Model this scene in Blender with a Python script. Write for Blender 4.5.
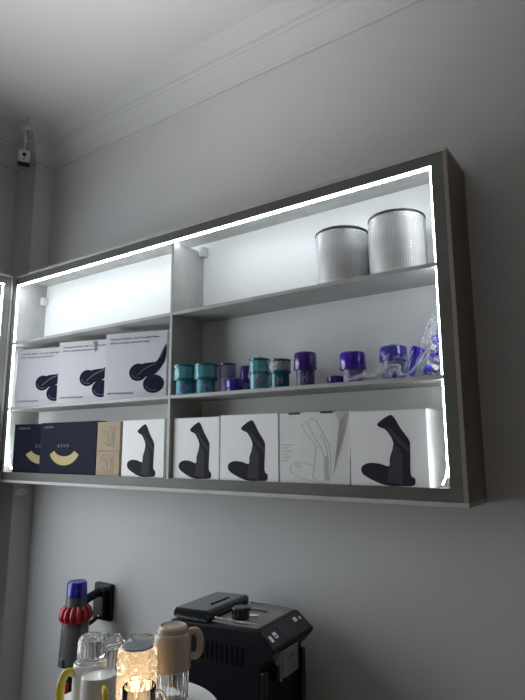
import bpy, bmesh, math, random
from mathutils import Vector, Matrix, noise
random.seed(7)
S = bpy.context.scene
COL = S.collection
R = math.radians
for o in list(bpy.data.objects): bpy.data.objects.remove(o, do_unlink=True)

# ------------------------------------------------------------ camera
F_MM = 19.2426
cd = bpy.data.cameras.new('camera'); cam = bpy.data.objects.new('camera', cd); COL.objects.link(cam)
cd.sensor_fit = 'VERTICAL'; cd.sensor_height = 24; cd.sensor_width = 18; cd.lens = F_MM
cd.clip_start = 0.01; cd.clip_end = 50
PITCH, ROLL, YAW = 0.172737, -0.0035836, 0.60758
fw = Vector((-math.sin(YAW)*math.cos(PITCH), math.cos(YAW)*math.cos(PITCH), math.sin(PITCH)))
rt = Vector((math.cos(YAW), math.sin(YAW), 0)); up = rt.cross(fw)
r2 = math.cos(ROLL)*rt + math.sin(ROLL)*up; u2 = -math.sin(ROLL)*rt + math.cos(ROLL)*up
M = Matrix((r2, u2, -fw)).transposed().to_4x4(); M.translation = Vector((0.3535, -1.4555, 0.13204))
cam.matrix_world = M
S.camera = cam

# ------------------------------------------------------------ world, lights, exposure
S.view_settings.view_transform = 'Standard'; S.view_settings.look = 'None'
S.view_settings.gamma = 1; S.view_settings.use_curve_mapping = False
S.view_settings.exposure = 0.14
w = bpy.data.worlds.new('world'); S.world = w; w.use_nodes = True
w.node_tree.nodes['Background'].inputs[0].default_value = (.5, .55, .6, 1)
w.node_tree.nodes['Background'].inputs[1].default_value = 0.05
LED_POWER = 27.0
def area(name, loc, target, size, sizey, power, color):
    l = bpy.data.lights.new(name, 'AREA'); l.shape = 'RECTANGLE'; l.size = size; l.size_y = sizey
    l.energy = power; l.color = color
    o = bpy.data.objects.new(name, l); COL.objects.link(o); o.location = loc
    o.rotation_euler = (Vector(target)-Vector(loc)).to_track_quat('-Z', 'Y').to_euler()
    return o
area('left_cabinet_light', (-1.83, -.95, .12), (0, -.95, .02), 1.1, 1.45, 18, (.90, .96, 1.0))
o = area('ceiling_bounce', (-.55, -1.15, .75), (-.6, -.8, 1.55), .4, .4, 3.9, (1, .98, .95)); o.data.spread = R(110)
area('room_fill', (.9, -2.9, -.2), (-.9, 0, -.2), 1.0, 1.0, 2.0, (1, .80, .62))

# ------------------------------------------------------------ materials
def mat(name, col, rough=.5, metal=0, noise_amt=0, noise_scale=8, trans=0, ior=1.45, emis=None, estr=0, alpha=1, bump=0, bscale=60, coat=0, stretch=None, spec=.5):
    m = bpy.data.materials.new(name); m.use_nodes = True
    nt = m.node_tree; b = nt.nodes['Principled BSDF']
    b.inputs['Base Color'].default_value = (*col, 1); b.inputs['Roughness'].default_value = rough
    b.inputs['Metallic'].default_value = metal; b.inputs['IOR'].default_value = ior
    b.inputs['Transmission Weight'].default_value = trans; b.inputs['Alpha'].default_value = alpha
    b.inputs['Coat Weight'].default_value = coat; b.inputs['Specular IOR Level'].default_value = spec
    if emis: b.inputs['Emission Color'].default_value = (*emis, 1); b.inputs['Emission Strength'].default_value = estr
    if noise_amt or bump:
        tc = nt.nodes.new('ShaderNodeTexCoord'); mp = nt.nodes.new('ShaderNodeMapping')
        nt.links.new(tc.outputs['Object'], mp.inputs['Vector'])
        if stretch: mp.inputs['Scale'].default_value = stretch
    if noise_amt:
        n = nt.nodes.new('ShaderNodeTexNoise'); n.inputs['Scale'].default_value = noise_scale; n.inputs['Detail'].default_value = 6
        nt.links.new(mp.outputs[0], n.inputs['Vector'])
        cr = nt.nodes.new('ShaderNodeValToRGB')
        cr.color_ramp.elements[0].position = .3; cr.color_ramp.elements[1].position = .7
        cr.color_ramp.elements[0].color = (*[c*(1-noise_amt) for c in col], 1)
        cr.color_ramp.elements[1].color = (*[min(1, c*(1+noise_amt)) for c in col], 1)
        nt.links.new(n.outputs['Fac'], cr.inputs[0]); nt.links.new(cr.outputs[0], b.inputs['Base Color'])
    if bump:
        n2 = nt.nodes.new('ShaderNodeTexNoise'); n2.inputs['Scale'].default_value = bscale; n2.inputs['Detail'].default_value = 4
        nt.links.new(mp.outputs[0], n2.inputs['Vector'])
        bp = nt.nodes.new('ShaderNodeBump'); bp.inputs['Strength'].default_value = bump; bp.inputs['Distance'].default_value = .002
        nt.links.new(n2.outputs['Fac'], bp.inputs['Height']); nt.links.new(bp.outputs[0], b.inputs['Normal'])
    return m
def film(name, col, amount=.3, rough=.12):
    # clear crumpled plastic: mostly see-through with glossy glints
    m = bpy.data.materials.new(name); m.use_nodes = True; nt = m.node_tree; nt.nodes.clear()
    out = nt.nodes.new('ShaderNodeOutputMaterial'); mx = nt.nodes.new('ShaderNodeMixShader')
    t = nt.nodes.new('ShaderNodeBsdfTransparent'); b = nt.nodes.new('ShaderNodeBsdfPrincipled')
    b.inputs['Base Color'].default_value = (*col, 1); b.inputs['Roughness'].default_value = rough
    lw = nt.nodes.new('ShaderNodeLayerWeight'); lw.inputs['Blend'].default_value = .35
    mr = nt.nodes.new('ShaderNodeMapRange'); mr.inputs['To Min'].default_value = amount*.5; mr.inputs['To Max'].default_value = min(1, amount*2.4)
    nt.links.new(lw.outputs['Facing'], mr.inputs['Value']); nt.links.new(mr.outputs[0], mx.inputs[0])
    nt.links.new(t.outputs[0], mx.inputs[1]); nt.links.new(b.outputs[0], mx.inputs[2]); nt.links.new(mx.outputs[0], out.inputs[0])
    return m
PAINT = mat('wall_paint', (.52, .525, .53), .85, noise_amt=.03, noise_scale=2.2, bump=.15, bscale=90)
DIMWALL = mat('bounce_dimming_wall', (.16, .15, .14), .85, noise_amt=.04, noise_scale=3)  # unseen walls darkened on purpose to cut bounced light in the room
CEIL = mat('ceiling_paint', (.62, .61, .60), .9, noise_amt=.03, noise_scale=1.6)
FLOORM = mat('floor_tile', (.25, .24, .23), .5, noise_amt=.1)
BOARD = mat('concrete_laminate', (.42, .42, .415), .55, noise_amt=.13, noise_scale=14, bump=.2, bscale=50)
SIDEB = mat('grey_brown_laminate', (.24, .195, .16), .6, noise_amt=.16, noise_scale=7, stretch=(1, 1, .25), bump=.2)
#EDGE = mat('edge_banding', (.5, .5, .47), .5, noise_amt=.08, noise_scale=20)
RAIL = mat('shaded_rail_laminate', (.10, .10, .088), .5, noise_amt=.18, noise_scale=22, stretch=(.3, 1, 1))  # front shade of the rails, away from the strips, is put into this colour
BACKP = mat('white_back_panel', (.80, .82, .82), .5)
LED = mat('led_light', (1, 1, 1), .4, emis=(.90, .965, 1.0), estr=LED_POWER)
WPLAST = mat('white_plastic', (.75, .76, .76), .35)
CARD = mat('white_carton', (.80, .80, .81), .55, noise_amt=.02, noise_scale=6)
CARDG = mat('plain_carton', (.68, .69, .68), .6, noise_amt=.03, noise_scale=6)
CARDL = mat('lilac_white_carton', (.62, .62, .67), .5, noise_amt=.03, noise_scale=6)
CARDIN = mat('carton_edge', (.62, .62, .60), .7)
SLATE = mat('slate_print', (.030, .028, .040), .8, spec=.1)
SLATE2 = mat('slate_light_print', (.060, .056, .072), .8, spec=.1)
INK = mat('grey_ink', (.12, .12, .14), .6)
INKL = mat('pale_grey_ink', (.40, .41, .41), .6)
INKR = mat('faded_red_ink', (.55, .42, .44), .6)
NAVY = mat('navy_carton', (.006, .008, .022), .7, spec=.15)
NAVYP = mat('navy_print', (.012, .014, .036), .7, spec=.1, noise_amt=.9, noise_scale=160)
NAVYS = mat('navy_sheen_print', (.06, .065, .12), .35)
GOLD = mat('gold_print', (.36, .28, .10), .4)
GREYT = mat('dull_silver_print', (.20, .21, .22), .5)
KRAFT = mat('kraft_carton', (.34, .265, .18), .7, noise_amt=.06, noise_scale=30)
KRAFTD = mat('brown_ink', (.24, .18, .115), .7)
def grille_mat():
    m = bpy.data.materials.new('silver_grille'); m.use_nodes = True; nt = m.node_tree; b = nt.nodes['Principled BSDF']
    b.inputs['Metallic'].default_value = .0; b.inputs['Roughness'].default_value = .38; b.inputs['Coat Weight'].default_value = .4
    tc = nt.nodes.new('ShaderNodeTexCoord'); sp = nt.nodes.new('ShaderNodeSeparateXYZ'); nt.links.new(tc.outputs['Object'], sp.inputs[0])
    at = nt.nodes.new('ShaderNodeMath'); at.operation = 'ARCTAN2'; nt.links.new(sp.outputs[1], at.inputs[0]); nt.links.new(sp.outputs[0], at.inputs[1])
    mu = nt.nodes.new('ShaderNodeMath'); mu.operation = 'MULTIPLY'; mu.inputs[1].default_value = 70; nt.links.new(at.outputs[0], mu.inputs[0])
    sn = nt.nodes.new('ShaderNodeMath'); sn.operation = 'SINE'; nt.links.new(mu.outputs[0], sn.inputs[0])
    mz = nt.nodes.new('ShaderNodeMath'); mz.operation = 'MULTIPLY'; mz.inputs[1].default_value = 130; nt.links.new(sp.outputs[2], mz.inputs[0])
    sz = nt.nodes.new('ShaderNodeMath'); sz.operation = 'SINE'; nt.links.new(mz.outputs[0], sz.inputs[0])
    ad = nt.nodes.new('ShaderNodeMath'); ad.operation = 'MULTIPLY_ADD'; ad.inputs[1].default_value = .25; nt.links.new(sz.outputs[0], ad.inputs[0]); nt.links.new(sn.outputs[0], ad.inputs[2])
    mr = nt.nodes.new('ShaderNodeMapRange'); mr.inputs['From Min'].default_value = -1.25; mr.inputs['From Max'].default_value = 1.25
    nt.links.new(ad.outputs[0], mr.inputs['Value'])
    mx = nt.nodes.new('ShaderNodeMix'); mx.data_type = 'RGBA'
    mx.inputs[6].default_value = (.68, .69, .71, 1); mx.inputs[7].default_value = (.92, .93, .94, 1)
    nt.links.new(mr.outputs[0], mx.inputs[0]); nt.links.new(mx.outputs[2], b.inputs['Base Color'])
    return m
GRILLE = grille_mat()
DKGREY = mat('dark_grey_plastic', (.06, .06, .065), .4)
FILM = film('clear_film', (.85, .88, .92), .22)
BAG = film('crumpled_bag', (.75, .77, .85), .34, .18)
TEAL = mat('teal_plastic', (.16, .56, .64), .15, trans=.45, coat=.5)
TEALD = mat('dark_teal_plastic', (.012, .13, .17), .22, coat=.3)
TEALL = mat('pale_teal_mesh', (.07, .28, .38), .35, noise_amt=.6, noise_scale=120)
GCREAM = mat('grey_filter_mesh', (.36, .38, .38), .5, noise_amt=.4, noise_scale=120)
LILAC = mat('lilac_plastic', (.22, .19, .33), .3, coat=.3)
LILACL = mat('pale_lilac_mesh', (.32, .24, .46), .35, noise_amt=.4, noise_scale=120)
INDIGO = mat('indigo_plastic', (.035, .02, .34), .2, coat=.5)
PURPLE = mat('purple_plastic', (.045, .018, .20), .2, coat=.5)
VIOLET = mat('bright_violet_plastic', (.055, .015, .38), .2, coat=.5)
PMESH = mat('purple_mesh', (.09, .075, .17), .4, noise_amt=.7, noise_scale=130)
PMESHL = mat('pale_purple_mesh', (.25, .23, .42), .4, noise_amt=.6, noise_scale=110)
BLUEP = mat('blue_plastic', (.05, .05, .42), .25, coat=.4, noise_amt=.4, noise_scale=60)
BLACKG = mat('black_gloss', (.012, .014, .018), .22, coat=.3)
BLACKS = mat('black_satin', (.005, .007, .011), .36, spec=.3)
BLACKL = mat('smoked_lid', (.012, .014, .018), .2, coat=.6)
CHROME = mat('chrome', (.75, .76, .78), .15, metal=1)
STEEL = mat('brushed_steel', (.42, .40, .38), .35, metal=.8)
SCREEN = mat('dark_screen', (.05, .054, .07), .25)
ICON = mat('icon_print', (.75, .76, .78), .4, emis=(.9, .95, 1), estr=.08)
BEIGE = mat('beige_glaze', (.44, .365, .285), .3, coat=.2)
WHITEC = mat('white_glaze', (.86, .84, .81), .22, coat=.3)
YELLOW = mat('yellow_glaze', (.70, .58, .05), .25, coat=.3)
GLASS = mat('clear_glass', (1, 1, 1), .02, trans=1, ior=1.45)
CRYST = mat('lamp_crystal', (1, .93, .82), .05, trans=.85, ior=1.4, emis=(1, .72, .42), estr=.12)
WARM = mat('warm_lamp_core', (1, .8, .55), .5, emis=(1, .62, .30), estr=5)
LAMPTOP = mat('lamp_cap', (.20, .22, .25), .3)
WTOP = mat('white_table_top', (.86, .86, .85), .35, noise_amt=.04, noise_scale=20)
VBLUE = mat('vacuum_blue', (.015, .012, .30), .25, coat=.4)
VRED = mat('vacuum_red', (.36, .008, .02), .22, coat=.5)
VBIN = mat('smoked_bin', (.11, .11, .115), .12, coat=.6, noise_amt=.2, noise_scale=30, stretch=(1, 1, .15))
VGREY = mat('vacuum_grey', (.07, .07, .075), .35)
CAMW = mat('camera_shell', (.50, .50, .49), .4)
LENS = mat('black_lens', (.004, .004, .005), .1)

# ------------------------------------------------------------ mesh helpers
def link(name, me, m=None, parent=None, smooth=False):
    o = bpy.data.objects.new(name, me); COL.objects.link(o)
    if m: me.materials.append(m)
    if parent: o.parent = parent
    if smooth:
        me.shade_smooth()
    return o
def fin(name, bm, m, parent=None, smooth=False, bevel=0, seg=2, autos=None):
    bmesh.ops.recalc_face_normals(bm, faces=bm.faces)
    if bevel:
        bmesh.ops.bevel(bm, geom=[e for e in bm.edges if e.is_manifold and e.calc_face_angle(0) > .6], offset=bevel, segments=seg, affect='EDGES', profile=.6)
    me = bpy.data.meshes.new(name); bm.to_mesh(me); bm.free()
    if smooth: me.shade_smooth()
    if autos is not None: me.set_sharp_from_angle(angle=autos)
    o = bpy.data.objects.new(name, me); COL.objects.link(o); me.materials.append(m)
    if parent: o.parent = parent
    return o
def bx(bm, x0, x1, y0, y1, z0, z1, mtx=None):
    v = [bm.verts.new((x, y, z)) for z in (z0, z1) for y in (y0, y1) for x in (x0, x1)]
    for f in ((0, 2, 3, 1), (4, 5, 7, 6), (0, 1, 5, 4), (2, 6, 7, 3), (0, 4, 6, 2), (1, 3, 7, 5)): bm.faces.new([v[i] for i in f])
    if mtx: bmesh.ops.transform(bm, matrix=mtx, verts=v)
    return v
def box(name, dims, m, parent=None, bevel=0):
    bm = bmesh.new(); bx(bm, *dims); return fin(name, bm, m, parent, bevel=bevel)
def lathe_into(bm, prof, n=40, c=(0, 0, 0), flute=0, fn=0, mtx=None):
    rings = []; new = []
    for r, z in prof:
        if r < 1e-6:
            v = bm.verts.new((c[0], c[1], c[2]+z)); rings.append([v]); new.append(v)
        else:
            ring = []
            for i in range(n):
                a = 2*math.pi*i/n; rr = r*(1+flute*math.cos(fn*a))
                ring.append(bm.verts.new((c[0]+rr*math.cos(a), c[1]+rr*math.sin(a), c[2]+z)))
            rings.append(ring); new += ring
    for a, b in zip(rings, rings[1:]):
        for i in range(n):
            j = (i+1) % n
            if len(a) == 1 and len(b) == 1: continue
            if len(a) == 1: bm.faces.new((a[0], b[i], b[j]))
            elif len(b) == 1: bm.faces.new((a[i], a[j], b[0]))
            else: bm.faces.new((a[i], a[j], b[j], b[i]))
    if mtx: bmesh.ops.transform(bm, matrix=mtx, verts=new)
def lathe(name, prof, m, parent=None, n=40, c=(0, 0, 0), flute=0, fn=0, mtx=None, autos=.6):
    bm = bmesh.new(); lathe_into(bm, prof, n, c, flute, fn, mtx); return fin(name, bm, m, parent, smooth=True, autos=autos)
def tube_into(bm, pts, r, n=10, flat=1.0, closed=False, caps=True):
    pts = [Vector(p) for p in pts]; rings = []
    prev = None
    for i, p in enumerate(pts):
        t = (pts[min(i+1, len(pts)-1)]-pts[max(i-1, 0)]).normalized()
        if prev is None:
            a = Vector((0, 0, 1)) if abs(t.z) < .9 else Vector((1, 0, 0))
            nn = (a-t*a.dot(t)).normalized()
        else: nn = (prev-t*prev.dot(t)).normalized()
        prev = nn; bn = t.cross(nn)
        rr = r[i] if isinstance(r, (list, tuple)) else r
        rings.append([bm.verts.new(p+nn*rr*math.cos(2*math.pi*k/n)*flat+bn*rr*math.sin(2*math.pi*k/n)) for k in range(n)])
    for a, b in zip(rings, rings[1:]):
        for k in range(n): bm.faces.new((a[k], a[(k+1) % n], b[(k+1) % n], b[k]))
    if caps: bm.faces.new(rings[0]); bm.faces.new(list(reversed(rings[-1])))
def tube(name, pts, r, m, parent=None, n=10, flat=1.0):
    bm = bmesh.new(); tube_into(bm, pts, r, n, flat); return fin(name, bm, m, parent, smooth=True, autos=.9)
def spline(ctrl, k=6):
    P = [Vector(c) for c in ctrl]; P = [2*P[0]-P[1]]+P+[2*P[-1]-P[-2]]; out = []
    for i in range(1, len(P)-2):
        for j in range(k):
            t = j/k; a, b, c, d = P[i-1:i+3]
            out.append(.5*((2*b)+(c-a)*t+(2*a-5*b+4*c-d)*t*t+(-a+3*b-3*c+d)*t**3))
    out.append(P[-2]); return out
def prism_xz(bm, poly, y0, y1):
    a = [bm.verts.new((x, y0, z)) for x, z in poly]; b = [bm.verts.new((x, y1, z)) for x, z in poly]
    bm.faces.new(a); bm.faces.new(list(reversed(b))); n = len(a)
    for i in range(n): bm.faces.new((a[i], b[i], b[(i+1) % n], a[(i+1) % n]))
def prism(name, poly, y0, y1, m, parent=None, bevel=0):
    bm = bmesh.new(); prism_xz(bm, poly, y0, y1); return fin(name, bm, m, parent, bevel=bevel)
def ribbon(bm, pts, w, y0, y1):
    for (x0, z0), (x1, z1) in zip(pts, pts[1:]):
        d = Vector((x1-x0, z1-z0)); L = d.length
        if L < 1e-6: continue
        d /= L; nx, nz = -d.y*w/2, d.x*w/2; ex, ez = d.x*w/3, d.y*w/3
        prism_xz(bm, [(x0+nx-ex, z0+nz-ez), (x0-nx-ex, z0-nz-ez), (x1-nx+ex, z1-nz+ez), (x1+nx+ex, z1+nz+ez)], y0, y1)
def smooth_poly(pts, k=4):
    n = len(pts); out = []
    for i in range(n):
        a, b, c, d = [Vector(pts[(i+o) % n]) for o in (-1, 0, 1, 2)]
        for j in range(k):
            t = j/k; q = .5*((2*b)+(c-a)*t+(2*a-5*b+4*c-d)*t*t+(-a+3*b-3*c+d)*t**3); out.append((q.x, q.y))
    return out
def text(name, s, size, x, y, z, m, parent, track=1.0, width=None):
    cu = bpy.data.curves.new(name, 'FONT'); cu.body = s; cu.size = size; cu.extrude = .0002; cu.space_character = track; cu.resolution_u = 2
    t = bpy.data.objects.new('tmp', cu); COL.objects.link(t)
    dg = bpy.context.evaluated_depsgraph_get(); me = bpy.data.meshes.new_from_object(t.evaluated_get(dg))
    bpy.data.objects.remove(t, do_unlink=True)
    xs = [v.co.x for v in me.vertices]; sx = width/(max(xs)-min(xs)) if width else 1
    me.transform(Matrix.Translation((x, y, z)) @ Matrix.Rotation(R(90), 4, 'X') @ Matrix.Scale(sx, 4, (1, 0, 0)))
    me.materials.clear(); o = link(name, me, m, parent); return o
def thing(name, label, cat, loc=(0, 0, 0), rz=0, group=None):
    o = bpy.data.objects.new(name, None); COL.objects.link(o); o.empty_display_size = .02
    o.location = loc; o.rotation_euler = (0, 0, rz); o['label'] = label; o['category'] = cat
    if group: o['group'] = group
    return o
def tag(o, label, cat, group=None):
    o['label'] = label; o['category'] = cat
    if group: o['group'] = group
    return o
def struct(o): o['kind'] = 'structure'; return o

# ------------------------------------------------------------ room
FZ, CZ, LX, RX, FY = -1.42, 1.55, -2.0, 2.2, -3.2
struct(box('wall_back', (LX-.1, RX+.1, 0, .1, FZ, CZ+.1), PAINT))
bm = bmesh.new()
bx(bm, LX-.1, LX, FY, 0, FZ, CZ+.1); bx(bm, LX, -1.845, -.093, 0, FZ, CZ)
struct(fin('wall_left', bm, PAINT))
struct(box('wall_right', (RX, RX+.1, FY, 0, FZ, CZ+.1), DIMWALL))
struct(box('wall_front', (LX-.1, RX+.1, FY-.1, FY, FZ, CZ+.1), DIMWALL))
struct(box('floor', (LX-.1, RX+.1, FY-.1, .1, FZ-.1, FZ), FLOORM))
struct(box('ceiling', (LX, RX, FY, 0, CZ, CZ+.1), CEIL))
prof = [(0, 1.420), (.008, 1.421), (.011, 1.426), (.012, 1.432), (.0175, 1.436), (.023, 1.454), (.032, 1.471), (.045, 1.488), (.052, 1.493), (.056, 1.494), (.060, 1.500), (.061, 1.507), (.068, 1.509), (.074, 1.518), (.088, 1.529), (.100, 1.536), (.110, 1.545), (.118, 1.551)]
bm = bmesh.new(); rings = []
for o_, z in prof:
    pts = [(RX, -o_), (-1.845+o_, -o_), (-1.845+o_, -.093-o_), (LX+o_, -.093-o_), (LX+o_, FY)]
    rings.append([bm.verts.new((x, y, z)) for x, y in pts])
for a, b in zip(rings, rings[1:]):
    for i in range(4): bm.faces.new((a[i], a[i+1], b[i+1], b[i]))
struct(fin('trim_1', bm, PAINT, None, True, autos=.22))

# ------------------------------------------------------------ display cabinets
H, D, T, RW = .860, .157, .0103, .030
Z1, Z2, Z0 = .5708, .2983, .038
def cabinet(W, divs, name, label, loc, rz, detail=True):
    c = thing(name, label, 'cabinet', loc, rz)
    box('top_board', (-W, 0, -D, 0, H-T, H), BOARD, c, .0006)
    box('bottom_board', (-W, 0, -D, 0, 0, T), BOARD, c, .0006)
    box('side_panel', (-W, -W+T, -D, 0, T, H-T), BOARD, c, .0006)
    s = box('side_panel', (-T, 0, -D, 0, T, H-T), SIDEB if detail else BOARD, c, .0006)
    box('back_panel', (-W+T, -T, -.005, 0, T, H-T), BACKP, c)
    box('cabinet_floor', (-W+T, -T, -D+.012, -.005, Z0-T, Z0), BOARD, c)
    yf0, yf1 = -D+.0015, -D+.0115
    box('rail', (-W+T, -T, yf0, yf1, H-T-RW, H-T), RAIL, c)
    box('rail', (-W+T, -T, yf0, yf1, T, T+RW), RAIL, c)
    box('stile', (-T-RW, -T, yf0, yf1, T+RW, H-T-RW), RAIL, c)
    box('stile', (-W+T, -W+T+.012, yf0, yf1, T+RW, H-T-RW), BOARD, c)
    xs = [-W+T]+divs+[-T]
    for d in divs: box('divider', (d-T, d, -D, -.005, Z0, H-T-RW-.0056), BOARD, c, .0006)
    for a, b in zip([-W+T]+divs, [d-T for d in divs]+[-T]):
        for z in (Z1, Z2):
            bm = bmesh.new(); fa = a if a > -W+T+.001 else a+.012; fb = b if b < -T-.001 else b-RW
            pl = [(fa, -D+.001), (fb, -D+.001), (fb, -D+.012), (b, -D+.012), (b, -.005), (a, -.005), (a, -D+.012), (fa, -D+.012)]
            lo = [bm.verts.new((x, y, z-T)) for x, y in pl]; hi = [bm.verts.new((x, y, z)) for x, y in pl]
            bm.faces.new(lo); bm.faces.new(hi)
            for i in range(8): bm.faces.new((lo[i], lo[(i+1) % 8], hi[(i+1) % 8], hi[i])) if (Vector(pl[i])-Vector(pl[(i+1) % 8])).length > 1e-6 else None
            bmesh.ops.remove_doubles(bm, verts=bm.verts, dist=1e-6)
            fin('shelf', bm, BOARD, c)
    e = .0042; zt = H-T-RW
    box('led_strip', (-W+T+.012, -T-RW, yf0+.001, yf1, zt-e, zt), LED, c)
    # left strip runs down the stile, then curls away at its loose end
    xl = -W+T+.012
    pts = [(xl+.003, -D+.006, zt), (xl+.003, -D+.006, .30), (xl+.002, -D+.008, .20)] + spline([(xl+.002, -D+.010, .17), (xl+.006, -D+.012, .12), (xl+.016, -D+.015, .075), (xl+.026, -D+.018, .052)], 5)
    tube('led_strip', pts, .0032, LED, c, 8)
    bm = bmesh.new()
    xr = -T-RW
    pts = [(xr-.002, -D+.006, zt), (xr-.002, -D+.006, .12)] + spline([(xr-.0025, -D+.007, .11), (xr-.004, -D+.012, .09), (xr-.010, -D+.016, .066), (xr-.020, -D+.020, .048)], 5)
    tube_into(bm, pts, .0012, 6)
    fin('led_tape', bm, WPLAST, c)
    bm = bmesh.new(); path = spline(pts, 30); L = 0; last = path[0]; step = .0072; acc = 0
    for q in path[1:]:
        seg = (q-last).length; dirv = (q-last).normalized() if seg > 1e-9 else Vector((0, 0, -1)); t = step-acc
        while t <= seg:
            pp = last+dirv*t; bx(bm, pp.x-.0028, pp.x, pp.y-.0024, pp.y+.0024, pp.z-.0022, pp.z+.0022); t += step
        acc = seg-(t-step); last = q
    o = fin('led_strip', bm, LED, c)
    return c
cab = cabinet(1.845, [-.9075], 'wall_cabinet', 'long grey wall cabinet with white light strips and three rows of shelves', (0, 0, 0), 0)
bm = bmesh.new()
for (x0, z0) in ((-.9075, .812), (-1.8347, .775)):
    bm = bmesh.new(); bx(bm, x0, x0+.020, -.034, -.006, z0-.016, z0+.018); bx(bm, x0+.003, x0+.017, -.036, -.033, z0-.011, z0+.013)
    fin('mounting_bracket', bm, WPLAST, cab, bevel=.002)
for (y, z) in ((-.14, .835), (-.05, .80), (-.13, .62), (-.06, .52), (-.09, .33), (-.13, .18), (-.045, .12), (-.13, .035), (-.035, .035)):
    lathe('screw_cap', [(0, 0), (.0035, 0), (.0035, .0006), (0, .0006)], DKGREY, cab, 12, mtx=Matrix.Translation((0, y, z)) @ Matrix.Rotation(R(90), 4, 'Y'))
box('cable_clip', (-1.843, -1.837, -.1605, -.157, .045, .085), BLACKS, cab, .001)
cabinet(1.50, [-.75], 'wall_cabinet', 'second lit wall cabinet on the left wall, only its lit end in view', (-2.0, -.1605, 0), R(90), False)

# ------------------------------------------------------------ silver cylinder filters (top shelf)
def silver_filter(x, y, label):
    t = thing('purifier_filter', label, 'filter', (x, y, Z1), random.uniform(0, 1), 'silver purifier filters')
    h = .156 if x < -.25 else .163; r = .0740
    bm = bmesh.new(); lathe_into(bm, [(0, 0), (r-.002, 0), (r, .003), (r, h-.008), (r-.001, h-.006), (0, h-.006)], 72)
    fin('grille_body', bm, GRILLE, t, True, autos=.6)
    lathe('top_rim', [(0, h-.006), (r+.0015, h-.006), (r+.0015, h-.001), (r-.004, h), (0, h-.001)], DKGREY, t, 72)
    lathe('label_band', [(r+.0006, .008), (r+.0010, .010), (r+.0010, h-.012), (r+.0006, h-.010)], FILM, t, 72)
    # crumpled wrapping film gathered on top
    bm = bmesh.new(); n = 26
    rows = []
    for k in range(7):
        rr = (r*.96)*(1-k/6*.92); row = []
        for i in range(n):
            a = 2*math.pi*i/n; p = Vector((rr*math.cos(a), rr*math.sin(a), 0))
            q = noise.noise(p*60+Vector((x*9, 3, 1)))
            row.append(bm.verts.new((p.x, p.y, h+.002+.006*abs(q)*math.sin(math.pi*min(1, (k+.6)/3))+(.009 if k > 4 else 0))))
        rows.append(row)
    for a, b in zip(rows, rows[1:]):
        for i in range(n): bm.faces.new((a[i], a[(i+1) % n], b[(i+1) % n], b[i]))
    fin('wrapping_film', bm, FILM, t)
    return t
silver_filter(-.3265, -.0815, 'silver cylindrical filter on the top shelf, left of the two and lower')
silver_filter(-.1635, -.0815, 'silver cylindrical filter on the top shelf, beside the right frame')

# ------------------------------------------------------------ cartons
def carton(name, label, cat, x, y, z, w, d, h, m, rz=0, group=None, lid=True, dent=False):
    # local origin: front left bottom corner; the face looks to -Y
    t = thing(name, label, cat, (x, y, z), rz, group)
    bm = bmesh.new()
    if dent:
        P = {'a': (0, 0, 0), 'b': (w, 0, 0), 'c': (w, .011, h*.93), 'c2': (w*.98, .008, h), 'd': (0, 0, h), 'e': (w*.82, 0, h), 'f': (w*.88, .001, h*.84), 'g': (w*.78, 0, h*.12),
             'A': (0, d, 0), 'B': (w, d, 0), 'C': (w, d, h), 'D': (0, d, h)}
        V = {k: bm.verts.new(v) for k, v in P.items()}
        for f in ('adefg', 'agb', 'gfcb', 'fe', 'ABCD'):
            pass
        fc = [('a', 'g', 'f', 'e', 'd'), ('a', 'b', 'g'), ('g', 'b', 'c', 'f'), ('f', 'c', 'c2', 'e'), ('A', 'D', 'C', 'B'), ('a', 'd', 'D', 'A'), ('a', 'A', 'B', 'b'), ('b', 'B', 'C', 'c2', 'c'), ('d', 'e', 'c2', 'C', 'D')]
        for f in fc: bm.faces.new([V[k] for k in f])
        fin('carton_body', bm, m, t)
    else:
        bx(bm, 0, w, 0, d, 0, h); fin('carton_body', bm, m, t, bevel=.0012)
    if lid:
        bm = bmesh.new(); bx(bm, -.0006, w+.0006 if not dent else w*.8, -.0008, d*.97, h-.0012, h+.0012); fin('top_flap', bm, CARDIN if m in (CARD, CARDG, CARDL) else m, t)
    return t
STAND = [(.39, .815), (.55, .918), (.615, .88), (.69, .74), (.79, .59), (.80, .49), (.79, .16), (.84, .10), (.84, .03), (.80, .005), (.70, 0), (.46, .003), (.21, .107), (.145, .18), (.165, .25), (.26, .29), (.40, .28), (.52, .25), (.535, .36), (.59, .55), (.50, .72), (.41, .765)]
def stand_print(t, w, h, ux=1.0, v0=.02, vs=.98):
    P = smooth_poly([(w*(u*ux), h*(v0+v*vs)) for u, v in STAND], 3)
    prism('stand_picture', P, -.0006, .0004, SLATE, t)
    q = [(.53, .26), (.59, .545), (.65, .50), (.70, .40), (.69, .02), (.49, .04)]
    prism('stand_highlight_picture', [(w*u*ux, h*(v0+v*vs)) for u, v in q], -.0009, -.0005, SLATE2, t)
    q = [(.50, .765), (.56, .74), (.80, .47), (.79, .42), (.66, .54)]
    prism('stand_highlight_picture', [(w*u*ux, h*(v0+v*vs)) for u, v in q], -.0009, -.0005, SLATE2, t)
G3 = 'white stand cartons on the bottom shelf'
HB = .187
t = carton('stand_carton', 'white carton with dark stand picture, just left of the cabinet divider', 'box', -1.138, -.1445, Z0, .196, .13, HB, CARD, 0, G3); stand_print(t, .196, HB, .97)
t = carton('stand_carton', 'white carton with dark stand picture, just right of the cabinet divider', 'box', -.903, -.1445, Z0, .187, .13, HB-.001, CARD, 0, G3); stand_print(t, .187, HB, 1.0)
t = carton('stand_carton', 'white carton with dark stand picture, left of the carton with only an outline drawing', 'box', -.711, -.1445, Z0, .204, .13, HB+.002, CARD, 0, G3); stand_print(t, .204, HB, .98)
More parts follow.
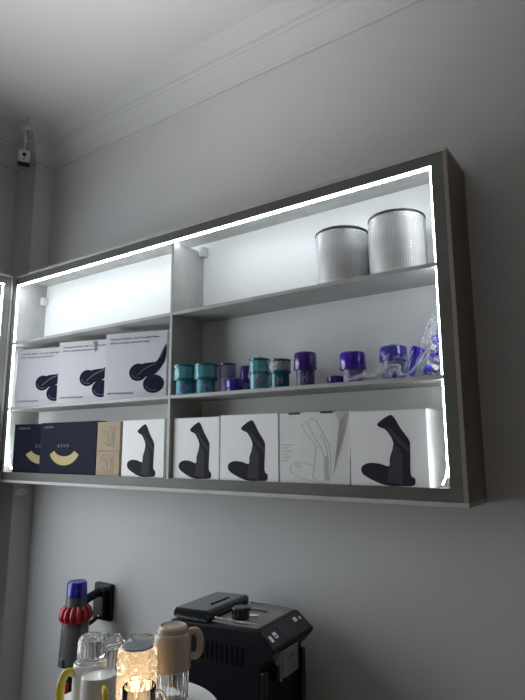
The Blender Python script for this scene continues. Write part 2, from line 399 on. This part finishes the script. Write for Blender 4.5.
t = carton('stand_carton', 'rightmost white carton with dark stand picture, its right side lit by the strip', 'box', -.288, -.1445, Z0, .199, .134, HB-.003, CARD, 0, G3); stand_print(t, .199, HB, .98)
w_ = .208
t = carton('stand_carton', 'plain greyish carton with thin outline drawing and dented upper corner', 'box', -.501, -.1445, Z0, w_, .13, HB, CARDG, 0, G3, dent=True)
def uvd(x, y): return (w_*(x-50)/405., HB*(452-y)/400.)
bm = bmesh.new()
for L in ([(185, 120), (250, 85), (275, 100), (345, 230), (352, 290), (352, 400), (345, 432)], [(185, 120), (200, 150), (270, 240), (262, 330), (248, 415), (300, 440)],
          [(220, 110), (240, 150), (308, 268), (316, 300), (316, 440)], [(255, 348), (165, 330), (128, 340), (112, 362), (118, 390), (180, 420), (290, 445), (350, 440)], [(148, 345), (160, 335), (178, 345), (172, 362), (152, 360), (148, 345)],
          [(300, 180), (325, 225), (338, 300), (340, 330)]):
    ribbon(bm, [uvd(*q) for q in L], .0011, -.0005, .0004)
fin('outline_drawing', bm, INKL, t)
bm = bmesh.new()
for q in ((326, 335), (336, 345)): ribbon(bm, [uvd(q[0], 300), uvd(q[0], 425)], .003, -.0005, .0004)
fin('shaded_drawing', bm, INKL, t)
bm = bmesh.new()
for i, (xa, xb) in enumerate(((62, 130), (64, 104), (66, 120), (62, 96), (70, 116), (64, 100))):
    y_ = 232+i*18; ribbon(bm, [uvd(xa, y_), uvd((xa+xb)/2, y_+3), uvd(xb, y_)], .0025, -.0005, .0004)
fin('red_stamp', bm, INKR, t)
for a, b in ((108, 178), (300, 372)):
    q = uvd(a, 58); q2 = uvd(b, 50); box('black_tape', (q[0], q2[0], -.0008, .03, HB-.004, HB+.0018), DKGREY, t)

# navy cartons
def navy(x, y, rz, label):
    w, h = .330, .190
    t = carton('navy_carton', label, 'box', x, y, Z0, w, .045, h, NAVY, rz, 'navy cartons with gold arc')
    P = []; cx, cz, ro, ri = .455*w, .53*h, .107, .076
    for k in range(17):
        a = R(205+130*k/16); P.append((cx+ro*math.cos(a)*.88, cz+ro*math.sin(a)*.63))
    for k in range(17):
        a = R(335-130*k/16); P.append((cx+ri*math.cos(a)*.86, cz+ri*math.sin(a)*.46))
    prism('gold_arc', P, -.0006, .0004, GOLD, t)
    text('lettering', 'G E V O', .017, w*.33, -.0006, h*.52, GREYT, t, 1.1, width=.066)
    text('lettering', 'COMMUNE', .010, w*.06, -.0006, h*.90, GREYT, t, 1.0, width=.058)
    return t
navy(-1.782, -.1445, R(15), 'navy carton with half its gold arc hidden, far left of bottom shelf')
navy(-1.603, -.1445, 0, 'navy carton showing its whole gold arc, beside the small brown boxes')

# kraft boxes
def kraft(z, h, label):
    w = .119
    t = carton('kraft_box', label, 'box', -1.2695, -.1445, z, w, .10, h, KRAFT, 0, 'small brown boxes stacked', lid=True)
    bm = bmesh.new()
    for L in ([(.22, .78), (.34, .88), (.55, .86), (.66, .66), (.66, .20), (.52, .14), (.48, .55), (.36, .70), (.22, .64), (.22, .78)], [(.30, .30), (.46, .18), (.62, .24)], [(.74, .12), (.74, .86)]):
        ribbon(bm, [(w*a, h*b) for a, b in L], .0018, -.0005, .0004)
    fin('outline_drawing', bm, KRAFTD, t); return t
kraft(Z0, .0845, 'small brown cardboard box, lower one of the stack')
kraft(Z0+.0865, .098, 'small brown cardboard box, upper one of the stack')

# motor-head cartons, middle shelf
def head_carton(x, rz, label, crumple=False):
    w, h = .246, .236
    t = carton('brush_head_carton', label, 'box', x, -.1515, Z2, w, .050, h, CARDL, rz, 'cartons with a brush head picture')
    def e(cx, cz, rx, rz_, n=28): return [(w*cx+w*rx*math.cos(2*math.pi*i/n), h*cz+h*rz_*math.sin(2*math.pi*i/n)) for i in range(n)]
    prism('brush_disc_picture', e(.55, .40, .145, .13), -.0006, .0004, NAVYP, t)
    prism('brush_disc_picture', e(.80, .22, .165, .135), -.0009, .0004, NAVYP, t)
    P = [(.52, .46), (.66, .53), (.82, .54), (.88, .60), (.985, .80), (.985, .60), (.93, .48), (.83, .37), (.70, .33), (.58, .33)]
    prism('brush_neck_picture', smooth_poly([(w*a, h*b) for a, b in P[:4]]+[(w*a, h*b) for a, b in P[4:]], 2), -.0012, .0004, NAVY, t)
    bm = bmesh.new(); ribbon(bm, [(w*.54, h*.36), (w*.68, h*.46), (w*.84, h*.52)], .004, -.0016, -.0010); ribbon(bm, [(w*.90, h*.60), (w*.975, h*.74)], .003, -.0016, -.0010)
    fin('neck_highlight_picture', bm, NAVYS, t)
    for cx, cz, rx, rz_ in ((.55, .40, .10, .09), (.80, .22, .12, .095)):
        bm = bmesh.new(); q = e(cx, cz, rx, rz_); ribbon(bm, q[15:24], .003, -.0014, -.0008); fin('disc_highlight_picture', bm, NAVYS, t)
    text('lettering', 'Cleaning Kit (Brush) -- Suit: The smaller device', .010, w*.07, -.0005, h*.905, INK, t, 1.0, width=w*.80)
    text('lettering', '(With a cleaning brush motor head)', .010, w*.07, -.0005, h*.845, INK, t, 1.0, width=w*.64)
    text('lettering', 'BUILT-IN MOTOR BRUSH SERIES', .009, w*.06, -.0005, h*.085, INK, t, 1.0, width=w*.42)
    if crumple:
        prism('torn_patch', [(w*.62, h*.99), (w*.70, h*.985), (w*.685, h*.86), (w*.67, h*.80)], -.001, .0004, GREYT, t)
    return t
head_carton(-1.788, R(16), 'white carton with brush head picture, beside the left cabinet end')
head_carton(-1.508, R(16), 'white carton with brush head picture and torn mark near its top', True)
head_carton(-1.236, R(16), 'white carton with brush head picture, nearest the divider and largest looking')

# ------------------------------------------------------------ small cup-shaped filters on the middle shelf
GF = 'small vacuum filters on the middle shelf'
def cupfilter(x, y, rc, hc, rb, hb, mcap, mbase, label, band=None, wrap=False, emblem=None, lidm=None):
    t = thing('vacuum_filter', label, 'filter', (x, y, Z2), random.uniform(0, 6), GF)
    lathe('base', [(0, 0), (rb-.002, 0), (rb, .002), (rb, hb-.001), (rb-.002, hb), (0, hb)], mbase, t, 40)
    lathe('cap', [(rb-.004, hb-.003), (rc-.003, hb-.001), (rc, hb+.003), (rc, hb+hc-.006), (rc-.002, hb+hc-.002), (rc-.006, hb+hc), (rc-.010, hb+hc-.003), (0, hb+hc-.003)], mcap, t, 48, flute=.012, fn=12)
    if band: lathe('band', [(rb, hb-.004), (rc+.0008, hb-.002), (rc+.0012, hb+.004), (rc, hb+.005), (rb, hb+.003)], band, t, 40)
    if lidm: lathe('lid_rim', [(rc-.001, hb+hc-.008), (rc+.001, hb+hc-.007), (rc+.001, hb+hc-.001), (rc-.005, hb+hc+.001), (0, hb+hc+.001)], lidm, t, 40)
    # printed lettering mark curved on the base, turned to the room
    tx = bmesh.new(); a0 = math.atan2(-1.455-y, .35-x)-t.rotation_euler[2]
    for da, z0, z1 in ((-.28, .25, .75), (.16, .25, .75)):
        for s in range(2):
            pass
        a = a0+da; c_, s_ = math.cos(a), math.sin(a); r = rb+.0003
        bx(tx, -.0003, .0003, -.0022, .0022, hb*z0, hb*z1, Matrix.Translation((r*c_, r*s_, 0)) @ Matrix.Rotation(a, 4, 'Z'))
    a = a0-.06; bx(tx, -.0003, .0003, -.005, .005, hb*.46, hb*.56, Matrix.Translation(((rb+.0003)*math.cos(a), (rb+.0003)*math.sin(a), 0)) @ Matrix.Rotation(a, 4, 'Z'))
    if hb > .02: fin('letter_mark', tx, emblem or PMESHL, t)
    else: tx.free()
    if wrap:
        bm = bmesh.new(); bmesh.ops.create_icosphere(bm, subdivisions=4, radius=1)
        for v in bm.verts:
            p = v.co.copy(); k = 1+.22*noise.noise(p*3.1+Vector((x*20, 0, 0)))+.12*noise.noise(p*8)
            hh = (hb+hc)*.5; v.co = Vector((p.x*(rc+.001)*k, p.y*(rc+.001)*k, max(.0006, hh+.002+p.z*(hh+.004)*k)))
        fin('wrapping_film', bm, FILM, t)
    return t
cupfilter(-.8695, -.130, .0365, .049, .0290, .047, TEAL, TEALL, 'teal filter cup nearest the cabinet divider', TEALD, lidm=TEALD)
cupfilter(-.7945, -.117, .0365, .048, .0290, .046, TEAL, TEALL, 'second teal filter cup from the divider, slightly wider', TEALD, lidm=TEALD)
cupfilter(-.7345, -.083, .026, .045, .024, .050, LILAC, LILACL, 'greyish lilac filter cup behind the short indigo one', None, lidm=PURPLE)
cupfilter(-.673, -.126, .0265, .030, .0245, .008, INDIGO, INDIGO, 'short bright indigo filter in front of the lilac cup', None)
cupfilter(-.672, -.066, .020, .045, .018, .040, PURPLE, PURPLE, 'narrow dark purple filter behind the short indigo one', None)
cupfilter(-.590, -.115, .0290, .045, .0285, .048, TEAL, TEAL, 'teal filter cup in a clear film wrapping', TEALD, wrap=True, lidm=TEALD)
cupfilter(-.5185, -.113, .0300, .038, .0270, .046, GCREAM, TEALD, 'grey filter cup with dark teal rim and base', TEALD, lidm=TEALD)
cupfilter(-.434, -.114, .0315, .047, .0255, .049, PURPLE, PMESH, 'dark purple filter cup standing alone mid shelf', PURPLE)
cupfilter(-.289, -.114, .0345, .045, .0255, .037, VIOLET, PMESHL, 'bright violet filter cup next to the clear bag', PURPLE)
cupfilter(-.184, -.092, .0350, .037, .0290, .053, BLUEP, PMESHL, 'blue filter cup in wrapping behind the clear bag', BLUEP, wrap=True)
# flat small filter
t = thing('flat_filter', 'flat dark purple filter disc lying left of the violet cup', 'filter', (-.344, -.105, Z2), 0, GF)
lathe('disc', [(0, 0), (.022, 0), (.024, .003), (.024, .020), (.020, .023), (0, .023)], PURPLE, t, 32, flute=.02, fn=10)
lathe('disc_cap', [(0, .0228), (.015, .0228), (.014, .0245), (0, .0245)], PMESH, t, 24)
# tilted blue filter leaning
t = thing('leaning_filter', 'narrow blue filter leaning against the bag of parts', 'filter', (-.130, -.131, Z2+.0075), 0, GF); t.scale = (.85, .85, .85)
mt = Matrix.Rotation(R(22), 4, 'Y')
lathe('tube_body', [(0, 0), (.013, 0), (.014, .003), (.014, .06), (0, .06)], BLUEP, t, 24, mtx=mt)
lathe('tube_cap', [(0, .060), (.018, .060), (.019, .064), (.019, .082), (.016, .085), (0, .085)], VIOLET, t, 24, mtx=mt)

def blob_bag(name, label, cat, loc, sx, sy, sz, seed, tilt=0, freq=4, contents=None, zmin=None, group=None):
    t = thing(name, label, cat, loc, 0, group)
    bm = bmesh.new(); bmesh.ops.create_icosphere(bm, subdivisions=5, radius=1)
    for v in bm.verts:
        p = v.co.copy(); o_ = Vector((seed*7.1, seed*3.3, 0))
        k = 1+.22*noise.noise(p*freq*.6+o_)+.16*abs(noise.noise(p*freq*1.7+o_))+.07*noise.noise(p*freq*4+o_)
        q = Vector((p.x*sx*k, p.y*sy*k, p.z*sz*k)); q = Matrix.Rotation(tilt, 3, 'Y') @ q
        v.co = q
    mz = min(v.co.z for v in bm.verts)
    for v in bm.verts: v.co.z -= mz
    fin('bag_film', bm, BAG, t)
    for i, (dx, dy, dz, r, m, a, b) in enumerate(contents or []):
        lathe('bagged_part', [(0, 0), (r, 0), (r, r*1.6), (r*.8, r*1.9), (0, r*1.9)], m, t, 18, mtx=Matrix.Translation((dx, dy, dz)) @ Matrix.Rotation(a, 4, 'X') @ Matrix.Rotation(b, 4, 'Y'))
    return t
cont = []
for i in range(26):
    zz = .006+.118*(i/26); cont.append((-.010+.026*(i/26)+random.uniform(-.011, .011)*(1-.5*i/26), random.uniform(-.018, .004), zz, random.uniform(.007, .011)*(1-.3*i/26), random.choice([BLUEP, WPLAST, PMESHL, BLUEP, VIOLET]), random.uniform(0, 3), random.uniform(0, 3)))
blob_bag('bag_of_parts', 'upright clear bag of blue and white parts at the right frame', 'bag', (-.084, -.084, Z2), .026, .027, .075, 3, R(14), 4.5, cont)
cont = [(-.002, -.004, .006, .006, BLUEP, .8, .3), (.005, .0, .008, .005, WPLAST, 1.2, 1), (-.008, .002, .006, .005, PMESHL, .3, 1.2)]
blob_bag('small_bag', 'small clear bag with blue contents lying at the shelf edge', 'bag', (-.162, -.141, Z2), .016, .012, .013, 5, 0, 4, cont)
# long twisted empty bag
t = thing('empty_bag', 'long crumpled clear bag stretched along the shelf edge', 'bag', (-.215, -.1465, Z2), 0)
bm = bmesh.new(); n = 16; rings = []
for k in range(26):
    u = k/25; x = -.085+.115*u; r = .0025+.0075*u
    zc = .005+.020*u; ring = []
    for i in range(n):
        a = 2*math.pi*i/n; q = noise.noise(Vector((x*70, math.cos(a)*1.5, math.sin(a)*1.5)))
        rr = r*(1+.9*q); ring.append(bm.verts.new((x, .6*rr*math.cos(a), max(.0008, zc+rr*math.sin(a)))))
    rings.append(ring)
for a, b in zip(rings, rings[1:]):
    for i in range(n): bm.faces.new((a[i], a[(i+1) % n], b[(i+1) % n], b[i]))
fin('bag_film', bm, BAG, t)
tube('twisted_neck', spline([(.028, 0, .025), (.045, .003, .034), (.066, .002, .030), (.064, -.002, .014), (.082, -.003, .008), (.104, .002, .022), (.125, .010, .060)], 6), [.0055, .004, .006]*12+[.005], BAG, t, 8, .6)

# ------------------------------------------------------------ security camera
t = thing('security_camera', 'small white security camera with black lens hanging in the upper corner', 'camera', (-1.80, -.182, 1.385), 0)
d = Vector((.35+1.80, -1.455+.182, .13-1.385)); yaw = math.atan2(d.y, d.x)+R(90)
mt = Matrix.Rotation(yaw, 4, 'Z') @ Matrix.Rotation(R(18), 4, 'X')
bm = bmesh.new(); bx(bm, -.024, .024, -.018, .022, -.028, .034); bmesh.ops.transform(bm, matrix=mt, verts=bm.verts)
fin('camera_body', bm, CAMW, t, bevel=.007, seg=3, smooth=True, autos=1.0)
lathe('camera_lens', [(0, 0), (.008, 0), (.008, .003), (0, .004)], LENS, t, 24, mtx=mt @ Matrix.Translation((0, -.0175, .013)) @ Matrix.Rotation(R(90), 4, 'X'))
lathe('indicator', [(0, 0), (.003, 0), (.003, .003), (0, .003)], LENS, t, 12, mtx=mt @ Matrix.Translation((0, -.0175, -.006)) @ Matrix.Rotation(R(90), 4, 'X'))
bm = bmesh.new(); bx(bm, -.0245, .0245, -.0195, .018, -.036, -.016); bmesh.ops.transform(bm, matrix=mt, verts=bm.verts); fin('black_base', bm, LENS, t, bevel=.006, seg=3)
tube('bracket_arm', [(0, 0, .03), (0, .0, .09), (0, 0, .146)], .005, CAMW, t)
lathe('ceiling_mount', [(0, .128), (.020, .128), (.024, .134), (.024, .146), (0, .146)], CAMW, t, 24)

# oval vent disc on the pier below the cabinet
bm = bmesh.new(); lathe_into(bm, [(0, 0), (.030, 0), (.030, .003), (.022, .005), (.021, .002), (0, .002)], 28)
bmesh.ops.transform(bm, matrix=Matrix.Translation((-1.845, -.058, -.044)) @ Matrix.Rotation(R(90), 4, 'Y') @ Matrix.Scale(.5, 4, (1, 0, 0)), verts=bm.verts)
tag(fin('cable_cover', bm, WPLAST, None, True, autos=.6), 'small pale oval cover on the dark pier under the cabinet', 'cable cover')

# ------------------------------------------------------------ cordless vacuum on its wall dock
vx, vy = -1.357, -.130
dk = thing('vacuum_dock', 'black wall dock bracket screwed to the wall behind the vacuum', 'wall mount', (-1.357, 0, -.415))
box('mounting_plate', (-.045, .045, -.020, 0, -.062, .064), BLACKS, dk, .007)
box('dock_cradle', (-.030, .030, -.036, -.018, -.055, .045), BLACKS, dk, .006)
lathe('screw_head', [(0, 0), (.006, 0), (.006, .002), (0, .003)], CHROME, dk, 16, mtx=Matrix.Translation((.004, -.0365, .035)) @ Matrix.Rotation(R(90), 4, 'X'))
lathe('screw_head', [(0, 0), (.005, 0), (.005, .002), (0, .003)], CHROME, dk, 16, mtx=Matrix.Translation((.004, -.0365, -.045)) @ Matrix.Rotation(R(90), 4, 'X'))
v = thing('cordless_vacuum', 'cordless stick vacuum with blue cap, red cyclones and smoky bin', 'vacuum cleaner', (vx, vy, -.60))
lathe('blue_filter_cap', [(0, .228), (.034, .228), (.0345, .232), (.0335, .272), (.030, .277), (.026, .275), (0, .275)], VBLUE, v, 48)
lathe('motor_neck', [(0, .180), (.037, .180), (.036, .200), (.034, .229), (0, .229)], VGREY, v, 48)
bm = bmesh.new()
for i in range(14):
    a = 2*math.pi*i/14; c_, s_ = math.cos(a), math.sin(a)
    tube_into(bm, [(.034*c_, .034*s_, .198), (.044*c_, .044*s_, .186), (.048*c_, .048*s_, .168), (.047*c_, .047*s_, .152)], [.005, .0088, .0092, .0065], 10)
lathe_into(bm, [(0, .144), (.043, .144), (.044, .175), (.034, .198), (0, .198)], 40)
fin('cyclone_ring', bm, VRED, v, True, autos=.8)
lathe('collar', [(0, .134), (.044, .134), (.044, .147), (0, .147)], VGREY, v, 40)
lathe('dust_bin', [(0, .018), (.048, .018), (.050, .024), (.045, .136), (0, .136)], VBIN, v, 48)
lathe('bin_base', [(0, .012), (.049, .012), (.0505, .016), (.0505, .024), (.048, .026), (0, .026)], VGREY, v, 48)
box('bin_latch', (-.012, .012, -.054, -.045, .014, .040), VGREY, v, .002)
tube('upper_arm', [(0, .030, .205), (0, .060, .214), (0, .093, .222)], .0135, BLACKS, v, 14, 1.1)
tube('lower_arm', [(0, .040, .120), (0, .070, .128), (0, .093, .138)], .0075, BLACKS, v, 12)
tube('wand', [(-.012, .0, .014), (-.012, 0, -.35), (-.012, 0, -.72)], .0185, BLACKG, v, 20)
box('wand_release', (-.024, .002, -.024, -.014, -.115, -.045), VRED, v, .003)
box('floor_head', (-.11, .10, -.06, .05, -.82, -.72), BLACKS, v, .015)

# dark edge of another wall dock at the left
t = thing('vacuum_dock', 'black dock barely showing at the left picture edge', 'wall mount', (-2.0, -.115, -.555))
box('mounting_plate', (0, .018, -.040, .018, -.050, .035), BLACKS, t, .005); box('dock_cradle', (.017, .055, -.028, .010, -.025, .018), BLACKS, t, .006)

# ------------------------------------------------------------ table under the coffee machine
t = thing('side_table', 'dark low table standing under the coffee machine', 'table', (-.62, -.2, FZ))
box('tabletop', (-.28, .30, -.13, .17, .735, .76), BLACKS, t, .003)
for sx in (-.25, .25):
    for sy in (-.10, .14): box('leg', (sx-.02, sx+.02, sy-.02, sy+.02, 0, .735), BLACKS, t)

# ------------------------------------------------------------ coffee machine
CA = R(4); px_, py_ = -.482, -.28
cm = thing('coffee_machine', 'black bean-to-cup coffee machine with slanted control panel and steel spout', 'coffee machine', (px_-(px_*math.cos(CA)-py_*math.sin(CA)), py_-(px_*math.sin(CA)+py_*math.cos(CA)), -.66), CA)
oz = .66
Y0, Y1 = -.28, -.065
prism('housing', [(-.755, -.66+oz), (-.757, -.325+oz), (-.750, -.312+oz), (-.484, -.3015+oz), (-.437, -.338+oz), (-.436, -.346+oz), (-.474, -.385+oz), (-.474, -.62+oz), (-.420, -.62+oz), (-.420, -.66+oz)], Y0, Y1, BLACKS, cm, .005)
# slanted panel frame
pn = Vector((.037, 0, .046)).normalized(); pd = Vector((.046, 0, -.037)).normalized()
def onpanel(s, y, lift=0): q = Vector((-.484, y, -.3015+oz))+pd*s+pn*lift; return q
def panel_box(name, s0, s1, y0, y1, th, m, parent, bev=0):
    bm = bmesh.new(); mt = Matrix((pd, Vector((0, 1, 0)), pn)).transposed().to_4x4(); mt.translation = Vector((-.484, 0, -.3015+oz))
    bx(bm, s0, s1, y0*1.0, y1, -.001, th, mt); return fin(name, bm, m, parent, bevel=bev)
cp = panel_box('control_panel', .004, .056, -.275, -.070, .0016, BLACKG, cm, .001)
panel_box('display_screen', .012, .048, -.205, -.135, .0024, SCREEN, cp)
for s0, s1, ya, yb in ((.026, .042, -.262, -.252), (.022, .038, -.240, -.226), (.014, .026, -.122, -.106), (.018, .026, -.092, -.086)):
    panel_box('icon_key', s0, s1, ya, yb, .0024, ICON, cp)
panel_box('icon_key', .030, .034, -.238, -.230, .0028, SCREEN, cp)
# hopper lid
ld = prism('hopper_lid', [(-.752, -.306+oz), (-.752, -.290+oz), (-.745, -.284+oz), (-.642, -.280+oz), (-.634, -.286+oz), (-.634, -.304+oz)], -.268, -.075, BLACKL, cm, .004)
box('lid_grip', (-.675, -.669, -.205, -.125, -.2825+oz, -.2785+oz), BLACKG, ld, .001)
box('lid_seam_trim', (-.745, -.638, -.2745, -.2695, -.305+oz, -.301+oz), CHROME, cm, .001)
# cup tray on top at the right half
box('cup_tray', (-.628, -.492, -.262, -.075, -.3055+oz, -.3005+oz), STEEL, cm, .001)
for y in (-.080, -.254):
    tube('tray_rail', [(-.626, y, -.297+oz), (-.494, y, -.296+oz)], .0028, CHROME, cm, 8)
kx, ky = -.572, -.215
lathe('grind_knob', [(0, -.301+oz), (.022, -.301+oz), (.022, -.276+oz), (.019, -.272+oz), (0, -.272+oz)], BLACKG, cm, 32, c=(kx, ky, 0), flute=.05, fn=10)
tube('metal_scoop', [(kx+.016, ky+.02, -.280+oz), (kx+.05, ky+.05, -.289+oz)], .006, CHROME, cm, 14)
tube('metal_scoop', [(kx+.026, ky+.004, -.293+oz), (kx+.046, ky+.012, -.292+oz)], .005, CHROME, cm, 14)
# side vents
bm = bmesh.new()
for i in range(9):
    x = -.648+i*.0150; bx(bm, x, x+.0058, Y0-.0006, Y0+.004, -.388+oz, -.345+oz)
fin('vent_grille', bm, LENS, cm)
bm = bmesh.new(); bx(bm, -.7545, -.476, Y0-.0012, Y0+.001, -.3225+oz, -.3205+oz); fin('side_seam', bm, BLACKG, cm)
# spout
sp = box('coffee_spout', (-.478, -.434, -.232, -.160, -.412+oz, -.350+oz), STEEL, cm, .003)
box('spout_side_trim', (-.478, -.440, -.241, -.233, -.418+oz, -.346+oz), CHROME, sp, .001)
box('spout_mark', (-.4338, -.4328, -.212, -.182, -.372+oz, -.370+oz), DKGREY, sp)
for y in (-.212, -.182): lathe('nozzle', [(0, -.436+oz), (.006, -.436+oz), (.008, -.411+oz), (0, -.411+oz)], BLACKG, sp, 16, c=(-.455, y, 0))
box('front_frame', (-.474, -.462, -.280, -.262, -.62+oz, -.392+oz), BLACKG, cm, .003)
box('front_frame', (-.474, -.462, -.083, -.065, -.62+oz, -.392+oz), BLACKG, cm, .003)
box('drip_tray', (-.472, -.36, -.262, -.083, -.66+oz, -.635+oz), STEEL, cm, .003)

# ------------------------------------------------------------ tray table with mugs
TZ = -.370
tb = thing('bar_table', 'round white topped pedestal table crowded with mugs and glasses', 'table', (-.536, -.631, FZ))
lathe('tabletop', [(0, 1.030), (.165, 1.030), (.176, 1.036), (.177, 1.046), (.174, 1.050), (0, 1.050)], WTOP, tb, 72)
lathe('pedestal', [(0, .02), (.025, .02), (.022, .06), (.020, 1.0), (.05, 1.031), (0, 1.031)], WPLAST, tb, 32)
lathe('foot', [(0, 0), (.17, 0), (.17, .012), (.03, .022), (0, .022)], WPLAST, tb, 48)
CAMP = Vector((.3535, -1.4555, 0))
RIGHT = Vector((math.cos(YAW), math.sin(YAW), 0))
def handle(t, r, z0, z1, out, ang, m, th=.0055, flat=1.35):
    c_, s_ = math.cos(ang), math.sin(ang)
    P = [(r-.003, z1), (r+out*.55, z1+.002), (r+out*.95, z1-(z1-z0)*.22), (r+out, (z0+z1)/2), (r+out*.88, z0+(z1-z0)*.2), (r+out*.45, z0+.002), (r-.003, z0+.004)]
    return tube('handle', spline([(a*c_, a*s_, b) for a, b in P], 5), th, m, t, 12, flat)
def mug_inverted(x, y, z, r, h, m, label, group=None, step=None, hm=None, ang=0, hz=(.25, .8), out=.028):
    t = thing('mug', label, 'mug', (x, y, z), 0, group)
    if step: P = [(r-.004, .004), (r-.003, 0), (r, .002), (r, h-step[1]-.006), (r-.004, h-step[1]), (step[0], h-step[1]+.001), (step[0]-.001, h-.004), (step[0]-.005, h), (step[0]-.009, h-.003), (0, h-.003)]
    else: P = [(r-.004, .004), (r-.003, 0), (r, .002), (r*.985, h*.5), (r*.955, h-.006), (r*.93, h-.001), (r*.90, h), (r*.86, h-.003), (0, h-.003)]
    P = [(0, h-.009), (r*.80, h-.010), (r-.0045, h*.6)]+P if not step else [(0, h-step[1]-.006), (r-.008, h-step[1]-.007)]+P
    lathe('mug_body', P, m, t, 56)
    handle(t, r*.97, h*hz[0], h*hz[1], out, ang, hm or m)
    return t
def ang(v): return math.atan2(v.y, v.x)
GM = 'mugs and glasses on the white table'
# beige mug upside down on a ribbed glass
gx, gy, gz = -.505, -.547, TZ
g = thing('ribbed_glass', 'ribbed clear glass standing under the beige mug', 'glass', (gx, gy, gz), 0, GM)
lathe('glass_body', [(0, 0), (.030, 0), (.032, .003), (.0325, .0595), (.0315, .0605), (.0305, .0595), (.030, .006), (0, .006)], GLASS, g, 96, flute=.03, fn=24)
mug_inverted(gx, gy, gz+.061, .0378, .083, BEIGE, 'beige mug upside down on top of the ribbed glass', GM, (.0310, .014), None, ang(RIGHT), (.26, .84), .020)
# white mugs with yellow handles, upside down
toc = (CAMP-Vector((-.541, -.701, 0))).normalized()
mug_inverted(-.511, -.728, TZ, .0325, .1045, WHITEC, 'front white mug with a yellow handle, upside down', GM, None, YELLOW, ang(toc*.9+RIGHT*.25), (.22, .84), .020)
toc = (CAMP-Vector((-.622, -.655, 0))).normalized()
mug_inverted(-.576, -.696, TZ, .0325, .103, WHITEC, 'white mug behind, upside down with a glass on it', GM, None, YELLOW, ang(-RIGHT*1.0+toc*.50), (.22, .86), .021)
# glass on the rear mug
def tumbler(name, x, y, z, r0, r1, h, label, rim=False, fl=.03, fn=12):
    t = thing(name, label, 'glass', (x, y, z), 0, GM)
    P = [(r0-.0018, .003), (r0-.001, 0), (r0, .001), (r0+(r1-r0)*.3, h*.5), (r1+.002, h*.78), (r1, h*.92), (r1*.8, h), (r1*.55, h-.003), (0, h-.003), (0, h-.009), (r1*.75, h-.010), (r1-.002, h*.85), (r0-.0025, h*.4)]
    lathe('glass_body', P+[P[0]], GLASS, t, 72, flute=fl, fn=fn)
    if rim:
        bm = bmesh.new()
        for i in range(18):
            a = 2*math.pi*i/18; bmesh.ops.create_icosphere(bm, subdivisions=2, radius=.0052, matrix=Matrix.Translation(((r1+.001)*math.cos(a), (r1+.001)*math.sin(a), h*.88)))
        fin('beaded_rim', bm, GLASS, t, True)
    return t
tumbler('drinking_glass', -.576, -.696, TZ+.1035, .0255, .0215, .047, 'clear glass upside down on the rear white mug')
tumbler('drinking_glass', -.605, -.622, TZ, .024, .024, .124, 'clear glass with a beaded rim behind the rear mug', True)
tumbler('drinking_glass', -.590, -.553, TZ, .030, .030, .108, 'clear glass tumbler behind the crystal lamp', False, .02, 16)
# crystal touch lamp
lx, ly = -.518, -.631
l = thing('crystal_lamp', 'faceted crystal table lamp glowing warm among the mugs', 'lamp', (lx, ly, TZ))
bm = bmesh.new(); n = 11; rows = 6; hh = .122; rings = []
for k in range(rows+1):
    rr = .0365-.003*abs(k/rows-.5); z = .004+hh*k/rows-.004; off = .5 if k % 2 else 0
    rings.append([bm.verts.new((rr*(1.0 if i % 1 == 0 else .95)*math.cos(2*math.pi*(i+off)/n), rr*math.sin(2*math.pi*(i+off)/n), z)) for i in range(n)])
for k in range(rows):
    a, b = rings[k], rings[k+1]
    for i in range(n):
        j = (i+1) % n
        if k % 2 == 0: bm.faces.new((a[i], a[j], b[i])); bm.faces.new((a[j], b[j], b[i]))
        else: bm.faces.new((a[i], a[j], b[j])); bm.faces.new((a[i], b[j], b[i]))
fs = list(bm.faces)
res = bmesh.ops.poke(bm, faces=fs)
for v_ in res['verts']:
    d_ = Vector((v_.co.x, v_.co.y, 0)).normalized(); v_.co += d_*.0045
inner = []
for k in (0, rows):
    rr = .029; inner.append([bm.verts.new((rr*math.cos(2*math.pi*i/n), rr*math.sin(2*math.pi*i/n), rings[k][0].co.z)) for i in range(n)])
for i in range(n):
    j = (i+1) % n
    bm.faces.new((inner[0][i], inner[0][j], inner[1][j], inner[1][i]))
    bm.faces.new((rings[0][i], rings[0][j], inner[0][j], inner[0][i])); bm.faces.new((rings[rows][i], rings[rows][j], inner[1][j], inner[1][i]))
fin('crystal_shade', bm, CRYST, l)
lathe('lamp_top', [(0, .119), (.028, .119), (.031, .1225), (.029, .125), (0, .125)], LAMPTOP, l, 14)
lathe('light_core', [(0, .020), (.008, .020), (.010, .03), (.010, .055), (.006, .062), (0, .063)], WARM, l, 20)
lathe('lamp_foot', [(0, 0), (.028, 0), (.028, .004), (.014, .008), (.012, .021), (0, .021)], CHROME, l, 28)
# clear glass mug in front
g = thing('glass_mug', 'clear glass mug with a handle in front of the crystal lamp', 'mug', (-.442, -.696, TZ), 0, GM)
lathe('glass_body', [(0, 0), (.025, 0), (.027, .003), (.0293, .088), (.0285, .090), (.0277, .088), (.025, .010), (0, .010)], GLASS, g, 64, flute=.015, fn=16)
handle(g, .0285, .03, .078, .018, ang(RIGHT+toc*.15), GLASS, .0038, 1.2)
